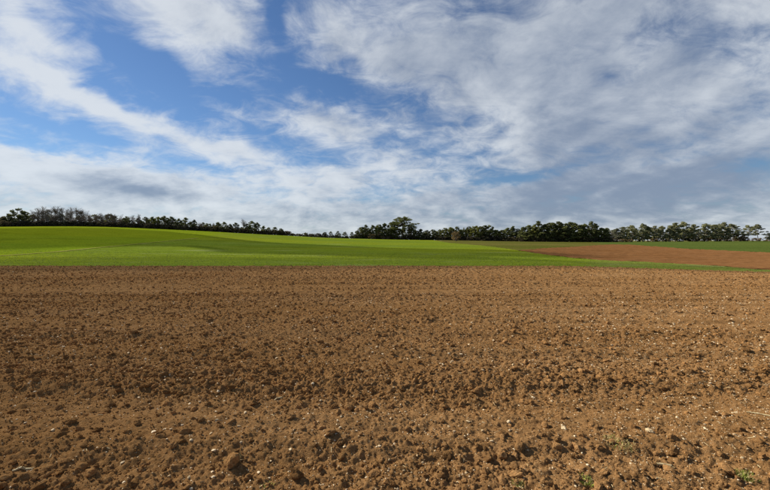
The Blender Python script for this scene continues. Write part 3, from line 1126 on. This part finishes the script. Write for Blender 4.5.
def tree_parts(kind, seed):
    """unit tree: height 1; returns wood segments, crown points and leaf size"""
    r = np.random.default_rng(seed)
    segs, pts = [], []
    if kind in ('pine', 'pine_pale', 'pine_open'):
        lo = {'pine': 0.10, 'pine_pale': 0.17, 'pine_open': 0.34}[kind]
        lean = r.normal(0, 0.03, 2)
        tr, tp = bent_line((0, 0, -0.04), (lean[0], lean[1], 0.95), 0.020, 0.005, r, 0.010, 6)
        segs += tr
        gap = r.uniform(0, 6.28)
        nb = 48 if kind != 'pine_open' else 30
        for i in range(nb):
            t = lo + (0.97 - lo) * (i + r.uniform(0, 1)) / nb
            q = (t - lo) / (1 - lo)
            if math.cos(i * 2.4 - gap) > 0.75 and r.uniform() < 0.7:
                continue
            reach = (0.25 * math.sin(math.pi * min(1, 0.28 + 0.72 * q)) + 0.04) * r.uniform(0.40, 1.45)
            a = i * 2.4 + r.uniform(-0.5, 0.5)
            s = np.array([lean[0] * t, lean[1] * t, t])
            e = s + np.array([math.cos(a) * reach, math.sin(a) * reach, r.uniform(-0.01, 0.07)])
            b, _ = bent_line(s, e, 0.006, 0.002, r, 0.006, 2)
            segs += b
            for k in range(r.integers(2, 4)):
                m = s + (e - s) * r.uniform(0.45, 1.08) + r.normal(size=3) * (0.02, 0.02, 0.012)
                R = r.uniform(0.035, 0.070)
                pts.append(blob_points(r, m, (R * 1.3, R * 1.3, R * 0.70), 40))
        for k in range(5):
            pts.append(blob_points(r, (lean[0], lean[1], 0.95 + 0.02 * k - 0.03), (0.05, 0.05, 0.03), 24))
        leaf = 0.046 if kind == 'pine' else 0.045
    elif kind == 'broad':
        lean = r.normal(0, 0.02, 2)
        segs += bent_line((0, 0, -0.04), (lean[0], lean[1], 0.55), 0.028, 0.014, r, 0.010, 4)[0]
        nb = 56
        for i in range(nb):
            z = r.uniform(0.06, 0.95)
            prof = 0.36 * math.sin(math.pi * min(1, max(0.02, (z - 0.02) / 0.98)) ** 0.85) + 0.02
            a = i * 2.4 + r.uniform(-0.4, 0.4)
            rr = prof * math.sqrt(r.uniform(0.25, 1.1))
            e = np.array([math.cos(a) * rr, math.sin(a) * rr, z])
            s = np.array([lean[0], lean[1], min(0.55, max(0.15, z - 0.22))])
            segs += bent_line(s, e, 0.009, 0.002, r, 0.015, 3)[0]
            R = r.uniform(0.055, 0.105)
            pts.append(blob_points(r, e, (R * 1.15, R * 1.15, R * 0.8), 58))
        leaf = 0.048
    elif kind == 'parasol':
        # big flat-topped pine: bare leaning limbs, wide layered head
        tr, tp = bent_line((0, 0, -0.04), (0.04, 0, 0.72), 0.032, 0.016, r, 0.016, 6)
        segs += tr
        for i in range(60):
            q = r.uniform(0, 1)
            z = 0.42 + 0.54 * q
            prof = 0.47 * math.sqrt(max(0.02, 1 - ((z - 0.60) / 0.385) ** 2))
            a = i * 2.4
            rr = prof * math.sqrt(r.uniform(0.15, 1.05))
            e = np.array([math.cos(a) * rr + 0.02, math.sin(a) * rr, z])
            s = np.array(tp[3 if z < 0.65 else 5])
            segs += bent_line(s, e, 0.012, 0.003, r, 0.02, 3)[0]
            R = r.uniform(0.06, 0.10)
            pts.append(blob_points(r, e, (R * 1.3, R * 1.3, R * 0.6), 60))
        e = np.array([0.55, 0.05, 0.70])
        segs += bent_line(tp[4], e, 0.014, 0.004, r, 0.02, 4)[0]
        pts.append(blob_points(r, e, (0.10, 0.08, 0.03), 60))
        leaf = 0.040
    elif kind == 'bare':
        lean = r.normal(0, 0.03, 2)
        stems = r.integers(1, 3)
        twigs = []
        for sidx in range(stems):
            off = r.normal(0, 0.04, 2) * sidx
            tr, tp = bent_line((off[0], off[1], -0.04), (off[0] * 2.5 + lean[0], off[1] * 2.5 + lean[1], 0.80), 0.016, 0.005, r, 0.010, 6)
            segs += tr
            for i in range(20):
                t = r.uniform(0.30, 1.0)
                s = np.array(tp[0]) + (np.array(tp[-1]) - np.array(tp[0])) * t
                a = r.uniform(0, 6.28)
                reach = 0.17 * (1.15 - 0.6 * t) * r.uniform(0.6, 1.2)
                e = s + np.array([math.cos(a) * reach, math.sin(a) * reach, r.uniform(0.10, 0.22)])
                b, bp = bent_line(s, e, 0.006, 0.0022, r, 0.012, 3)
                segs += b
                for k in range(9):
                    s2 = np.array(bp[r.integers(1, 4)])
                    d = r.normal(size=3) * (0.055, 0.055, 0.03) + (0, 0, 0.055)
                    twigs.append((s2, s2 + d, 0.0030, 0.0016))
                    for kk in range(4):
                        s3 = s2 + d * r.uniform(0.3, 1)
                        twigs.append((s3, s3 + r.normal(size=3) * (0.03, 0.03, 0.02) + (0, 0, 0.03), 0.0022, 0.0012))
        return segs, twigs, None
    elif kind in ('bush', 'bare_bush'):
        for i in range(9):
            a = i * 2.4
            e = np.array([math.cos(a) * r.uniform(0.1, 0.5), math.sin(a) * r.uniform(0.1, 0.5), r.uniform(0.4, 0.85)])
            segs += bent_line((e[0] * 0.15, e[1] * 0.15, -0.06), e, 0.03, 0.010, r, 0.03, 3)[0]
        for i in range(34):
            a = i * 2.4
            z = r.uniform(0.08, 0.88)
            rr = 0.62 * math.sqrt(max(0.03, 1 - ((z - 0.38) / 0.60) ** 2)) * math.sqrt(r.uniform(0.2, 1.05))
            R = r.uniform(0.10, 0.18)
            pts.append(blob_points(r, (math.cos(a) * rr, math.sin(a) * rr, z), (R, R, R * 0.8), 46))
        leaf = 0.10
    P = np.concatenate(pts)
    P = P[P[:, 2] > 0.02]
    return segs, P, leaf


KINDS = {  # shape, variants, crown material, wood material, name, crown part name
    'pine': ('pine', 6, 'pine', 'bark', 'pine_tree'),
    'pine_pale': ('pine_pale', 6, 'pine_pale', 'bark_pale', 'pine_tree'),
    'pine_open': ('pine_open', 4, 'pine_pale', 'bark_pale', 'pine_tree'),
    'broad': ('broad', 5, 'holm', 'bark', 'evergreen_tree'),
    'fresh': ('broad', 4, 'fresh', 'bark', 'evergreen_tree'),
    'parasol': ('parasol', 1, 'holm', 'bark', 'parasol_pine'),
    'bare': ('bare', 6, 'twig', 'twig', 'bare_tree'),
    'bare_pale': ('bare', 3, 'bark_pale', 'bark_pale', 'bare_tree'),
    'bush': ('bush', 4, 'thicket', 'bark', 'thicket_bush'),
    'brown_bush': ('bush', 3, 'brown_leaf', 'twig', 'brown_shrub'),
}
BANK = {}


def bank(kind, i):
    shape, nvar, cm, wm, nm = KINDS[kind]
    i %= nvar
    key = (kind, i)
    if key not in BANK:
        segs, P, leaf = tree_parts(shape, hash(shape) % 1 + sum(map(ord, kind)) * 10 + i)
        V, Fq = tubes(segs, 6)
        wood = mesh_np('trunk', V, Fq, True)
        wood.materials.append(M[wm])
        if leaf is None:
            V, Fq = tubes(P, 3)
            crown = mesh_np('crown', V, Fq)
        else:
            V, Fq = cards(P, leaf, np.random.default_rng(i + 1))
            crown = mesh_np('crown', V, Fq)
        crown.materials.append(M[cm])
        BANK[key] = (wood, crown)
    return BANK[key]


tree_no = [0]


def tree(kind, x, y, h, wide=1.0, label=None, group=None, category='tree'):
    i = tree_no[0]
    tree_no[0] += 1
    wood, crown = bank(kind, i)
    nm = KINDS[kind][4]
    e = bpy.data.objects.new(nm, None)
    coll.objects.link(e)
    r = np.random.default_rng(i + 1000)
    e.location = (x, y, float(land(x, y)) - 0.05)
    e.rotation_euler = (0, 0, 0 if kind == 'parasol' else r.uniform(0, 6.28))
    wide = wide * r.uniform(0.85, 1.25)
    e.scale = (h * wide, h * wide * r.uniform(0.85, 1.1), h)
    link('trunk' if 'bush' not in kind else 'stems', wood, None, e)
    link('crown', crown, None, e)
    return tag(e, label, category, group)


def crest_depth(a):
    """depth of the wood's edge along a bearing"""
    d = 200.0
    for _ in range(30):
        d = 0.5 * d + 0.5 * float(soft_interp(a * d, CREST_X, CREST_Y))
    return d


ORD = ['first', 'second', 'third', 'fourth', 'fifth', 'sixth', 'seventh', 'eighth', 'ninth', 'tenth', 'eleventh', 'twelfth', 'thirteenth',
       'fourteenth', 'fifteenth', 'sixteenth', 'seventeenth', 'eighteenth', 'nineteenth', 'twentieth', 'twenty-first', 'twenty-second',
       'twenty-third', 'twenty-fourth', 'twenty-fifth', 'twenty-sixth', 'twenty-seventh', 'twenty-eighth', 'twenty-ninth', 'thirtieth']


def stand(rows, what, where, group, category='tree', back=4.0, lift=0.5):
    """rows: bearing column, top row in the picture, kind, width factor, extra depth"""
    for n, row in enumerate(rows):
        col, top, kind = row[:3]
        wide = row[3] if len(row) > 3 else 1.0
        dd = row[4] if len(row) > 4 else 0.0
        a = (col - 385) / 340.0
        d = crest_depth(a) + back + dd
        x, y = a * d, d
        h = EYE + (240 - top + lift) / 340.0 * d - float(land(x, y))
        w = what[kind] if isinstance(what, dict) else what
        tree(kind, x, y, max(h, 1.5), wide, f'{w}, {ORD[n]} from left {where}', group, category)


stand([(0, 217, 'bush', 0.8), (9, 215, 'broad', 1.0), (18, 209, 'broad', 0.95), (24, 213, 'pine', 1.1), (33, 211, 'bare', 1.0), (38, 208.5, 'bare', 1.0), (43, 209, 'bare', 0.9),
       (48, 210, 'bare_pale', 0.8), (52, 208.5, 'bare', 0.9), (57, 209, 'bare', 0.9), (62, 208.5, 'bare_pale', 0.8), (66, 209.5, 'bare', 0.9), (71, 210, 'bare', 0.9), (76, 209.5, 'bare', 0.9),
       (81, 210.5, 'bare', 1.0), (86, 213, 'bare', 1.0), (91, 215.5, 'bare', 1.1), (97, 215, 'bare', 1.1), (102, 215.5, 'bare', 1.0), (108, 215, 'bare', 1.1)],
      {'bush': 'low dark thicket', 'broad': 'dark rounded evergreen', 'pine': 'dark pine', 'bare': 'bare leafless grey tree', 'bare_pale': 'bare pale-stemmed tree'},
      'on the left hill skyline', 'trees on the left hill', back=6.0, lift=1.4)
stand([(115, 214.5, 'bare', 1.1), (121, 215.5, 'bare', 1.0), (127, 216.5, 'broad', 0.9), (132, 215, 'bare', 1.0), (139, 215.5, 'bare', 1.0), (146, 217, 'broad', 0.9), (152, 217.5, 'pine', 1.0),
       (158, 216.5, 'fresh', 0.8), (165, 216, 'broad', 1.0), (172, 217, 'broad', 1.0), (179, 219, 'pine', 1.0), (186, 218, 'broad', 0.9), (194, 220.5, 'pine', 1.1), (201, 223, 'bare', 1.3),
       (207, 223.5, 'fresh', 1.1), (213, 224, 'bare', 1.3), (218, 222.5, 'broad', 0.95)],
      {'broad': 'dark rounded evergreen', 'pine': 'dark pine', 'bare': 'bare leafless grey tree', 'fresh': 'olive green tree'},
      'in the wood along the left slope', 'trees along the left slope', back=5.0)
stand([(224, 222.5, 'pine', 1.1), (230, 224, 'broad', 1.0), (236, 223, 'broad', 1.0), (243, 219, 'bare', 1.0), (247, 224, 'broad', 1.0), (252, 221.5, 'pine', 1.1), (257, 222.5, 'broad', 1.0),
       (263, 226.5, 'pine', 1.1), (269, 227.5, 'broad', 1.0), (275, 227.5, 'pine', 1.2), (281, 228.5, 'broad', 1.1), (287, 232.5, 'pine', 1.2), (293, 233.5, 'broad', 1.2), (300, 234.5, 'broad', 1.2),
       (306, 233.5, 'pine', 1.3), (312, 234.0, 'broad', 1.2), (319, 234, 'pine', 1.3), (325, 232.5, 'broad', 1.2), (331, 232, 'pine', 1.3), (338, 231.5, 'broad', 1.2), (345, 232, 'broad', 1.2), (352, 232.5, 'pine', 1.3)],
      {'broad': 'dark rounded evergreen', 'pine': 'dark pine', 'bare': 'bare leafless tree'},
      'in the low wood left of the tall clump', 'trees in the low wood', back=3.0)
stand([(357, 231, 'broad', 1.1), (362, 227.5, 'pine', 1.2), (366, 225.2, 'broad', 0.9), (373, 226, 'pine', 1.2), (379, 224.5, 'broad', 0.9), (385, 223.8, 'pine', 1.2), (391, 222.5, 'broad', 0.85), (395, 222.2, 'pine', 1.1),
       (402, 217.2, 'parasol', 1.0), (411, 227, 'broad', 1.0, 3), (417, 231, 'broad', 1.0), (421, 229.5, 'pine', 1.2)],
      {'broad': 'dark rounded evergreen', 'pine': 'dark pine', 'parasol': 'tallest spreading dark pine'},
      'in the tall central clump', 'trees in the central clump', back=2.0)
stand([(427, 230.5, 'broad', 1.0), (433, 230, 'pine', 1.2), (439, 230.5, 'fresh', 1.0), (445, 228, 'fresh', 1.0), (451, 227, 'fresh', 1.0), (457, 227, 'broad', 1.0), (463, 228, 'fresh', 1.0), (469, 226.5, 'broad', 1.0),
       (475, 225.5, 'fresh', 1.0), (481, 226.5, 'broad', 1.0), (487, 226, 'pine', 1.1), (490, 225, 'broad', 0.9), (496, 229.5, 'fresh', 1.0), (502, 230.5, 'pine', 1.2), (508, 228.5, 'pine', 1.2), (512, 227, 'pine', 1.1),
       (518, 228.5, 'broad', 1.0)],
      {'broad': 'dark rounded evergreen', 'pine': 'dark pine', 'fresh': 'olive green tree'},
      'in the wood right of the tall clump', 'trees right of the central clump', back=5.0)
stand([(523, 227.5, 'pine', 1.2), (528, 226, 'pine', 1.1), (534, 225.5, 'fresh', 1.0), (538, 221.8, 'pine', 1.0), (544, 225, 'pine', 1.2), (549, 223.5, 'pine', 1.2), (554, 223, 'broad', 0.9), (560, 222.5, 'pine', 1.2),
       (565, 224, 'pine', 1.2), (570, 222.8, 'pine', 1.1), (575, 223.8, 'pine', 1.2), (580, 225, 'broad', 0.9), (585, 224.5, 'pine', 1.2), (591, 221.8, 'broad', 0.85), (595, 224, 'pine', 1.1), (601, 228.5, 'pine', 1.2),
       (606, 229, 'pine', 1.2), (612, 232, 'bare', 1.4)],
      {'broad': 'dark rounded evergreen', 'pine': 'dark bushy pine', 'fresh': 'olive green tree', 'bare': 'bare leafless tree'},
      'in the pine wood behind the far ploughed field', 'pines behind the far ploughed field', back=-4.0)
stand([(617, 229, 'pine_pale', 1.1), (623, 227.5, 'pine_pale', 1.1), (632, 226, 'pine_pale', 1.1), (643, 225, 'pine_pale', 1.1), (648, 227, 'pine', 1.0), (654, 226.5, 'pine_open', 1.1), (663, 226.5, 'pine_pale', 1.1),
       (669, 226, 'pine_pale', 1.0), (675, 223.5, 'pine_pale', 1.0), (683, 223.2, 'pine_pale', 1.15), (694, 225, 'pine_pale', 1.1), (698, 232, 'bare_pale', 1.3), (706, 224.2, 'pine_pale', 1.1), (715, 225.2, 'pine_pale', 1.1), (724, 223, 'pine_pale', 1.1),
       (733, 225, 'pine_open', 1.2), (740, 234, 'brown_bush', 1.0), (748, 225.8, 'pine_open', 1.1), (758, 225, 'pine_open', 1.2), (768, 233.5, 'pine_pale', 1.2)],
      {'pine_pale': 'pale grey-green pine', 'pine_open': 'open-crowned pale pine', 'pine': 'dark pine', 'bare_pale': 'bare pale-stemmed tree', 'brown_bush': 'low brownish bush'},
      'in the row above the right green field', 'pines in the right-hand row', back=2.0)

# second rank of each wood
r2 = np.random.default_rng(77)
for c0, c1, step, top0, top1, kinds, where, grp, dd in (
        (-6, 110, 5.0, 216, 213, ('bare', 'bare', 'broad'), 'bare or dark tree in the second rank on the left hill', 'second rank on the left hill', 14),
        (110, 220, 4.5, 216.5, 223.5, ('broad', 'pine', 'bare'), 'tree in the second rank along the left slope', 'second rank along the left slope', 12),
        (222, 285, 6.5, 225, 229.5, ('broad', 'pine'), 'dark tree in the second rank of the low wood', 'second rank of the low wood', 9),
        (360, 424, 5.0, 227, 230.5, ('broad', 'pine'), 'dark tree in the second rank of the central clump', 'second rank of the central clump', 9),
        (424, 612, 5.5, 230, 228, ('broad', 'pine'), 'dark tree in the second rank right of the central clump', 'second rank right of the central clump', 12),
        (616, 738, 5.2, 229.5, 228.5, ('pine_pale', 'pine_pale', 'pine'), 'pine in the second rank behind the right-hand row', 'second rank behind the right-hand row', 9)):
    for j, c in enumerate(np.arange(c0, c1, step)):
        c = c + r2.uniform(-1.5, 1.5)
        a = (c - 385) / 340.0
        d = crest_depth(a) + dd + r2.uniform(-2, 4)
        top = top0 + (top1 - top0) * (c - c0) / (c1 - c0) + r2.uniform(-0.8, 1.6)
        x, y = a * d, d
        h = EYE + (240 - top) / 340.0 * d - float(land(x, y))
        tree(kinds[j % len(kinds)], x, y, max(h, 1.5), 1.0, where, grp)

# thicket along the foot of the left wood, brown shrubs in front of the clump
n = 0
for j, c in enumerate(np.arange(-4, 112, 4.2)):
    a = (c - 385) / 340.0
    d = crest_depth(a) + 2.0 + r2.uniform(-1, 1)
    tree('bush', a * d, d, r2.uniform(2.6, 3.8), 1.25, 'low dark thicket bush at the foot of the left hill trees', 'thicket bushes on the left hill', 'bush')
for j, c in enumerate(np.concatenate([np.arange(113, 356, 6.0), np.arange(358, 424, 5), np.arange(425, 612, 6.5)])):
    a = (c - 385) / 340.0
    d = crest_depth(a) + (1.5 if c < 520 else -5) + r2.uniform(-0.6, 2)
    tree('bush', a * d, d, r2.uniform(1.6, 3.0) if c > 290 and c < 356 else r2.uniform(2.2, 3.8), 1.3, 'dark undergrowth bush along the foot of the far wood', 'undergrowth along the wood edge', 'bush')
for j, c in enumerate(np.concatenate([np.arange(-5, 112, 3.6), np.arange(112, 612, 4.6), np.arange(614, 775, 13.0)])):
    a = (c - 385) / 340.0
    d = crest_depth(a) + (5.5 if c < 520 else (1.0 if c < 612 else 7.0)) + r2.uniform(-1, 3)
    low = (289 < c < 356)
    tree('bush' if c < 612 else 'brown_bush', a * d, d, (r2.uniform(1.4, 2.0) if low else r2.uniform(2.0, 3.4)) + max(0, 0.25 if c < 290 else 0), 1.7, 'dark bush between the trunks inside the far wood' if c < 612 else 'low brown bush between the pines of the right-hand row', 'bushes inside the far wood' if c < 612 else 'bushes under the right-hand pines', 'bush')
stand([(372, 234, 'brown_bush', 0.95, 0), (383, 236, 'brown_bush', 1.0, 1), (388, 236.5, 'brown_bush', 1.0, 1)], 'rounded brown leafless shrub', 'in front of the tall central clump', 'brown shrubs before the central clump', 'shrub', back=-3.0)
stand([(456, 230.8, 'brown_bush', 0.62)], 'round brown leafless tree', 'standing alone in front of the wood edge', None, 'tree', back=-24.0)
stand([(608, 238, 'brown_bush', 1.2), (615, 238.5, 'brown_bush', 1.4), (622, 239, 'brown_bush', 1.4), (630, 239.5, 'brown_bush', 1.4)], 'low grey-brown bramble bush', 'beside the corner of the far ploughed field', 'brambles by the far field', 'bush', back=-3.0)
print('objects', len(bpy.data.objects))
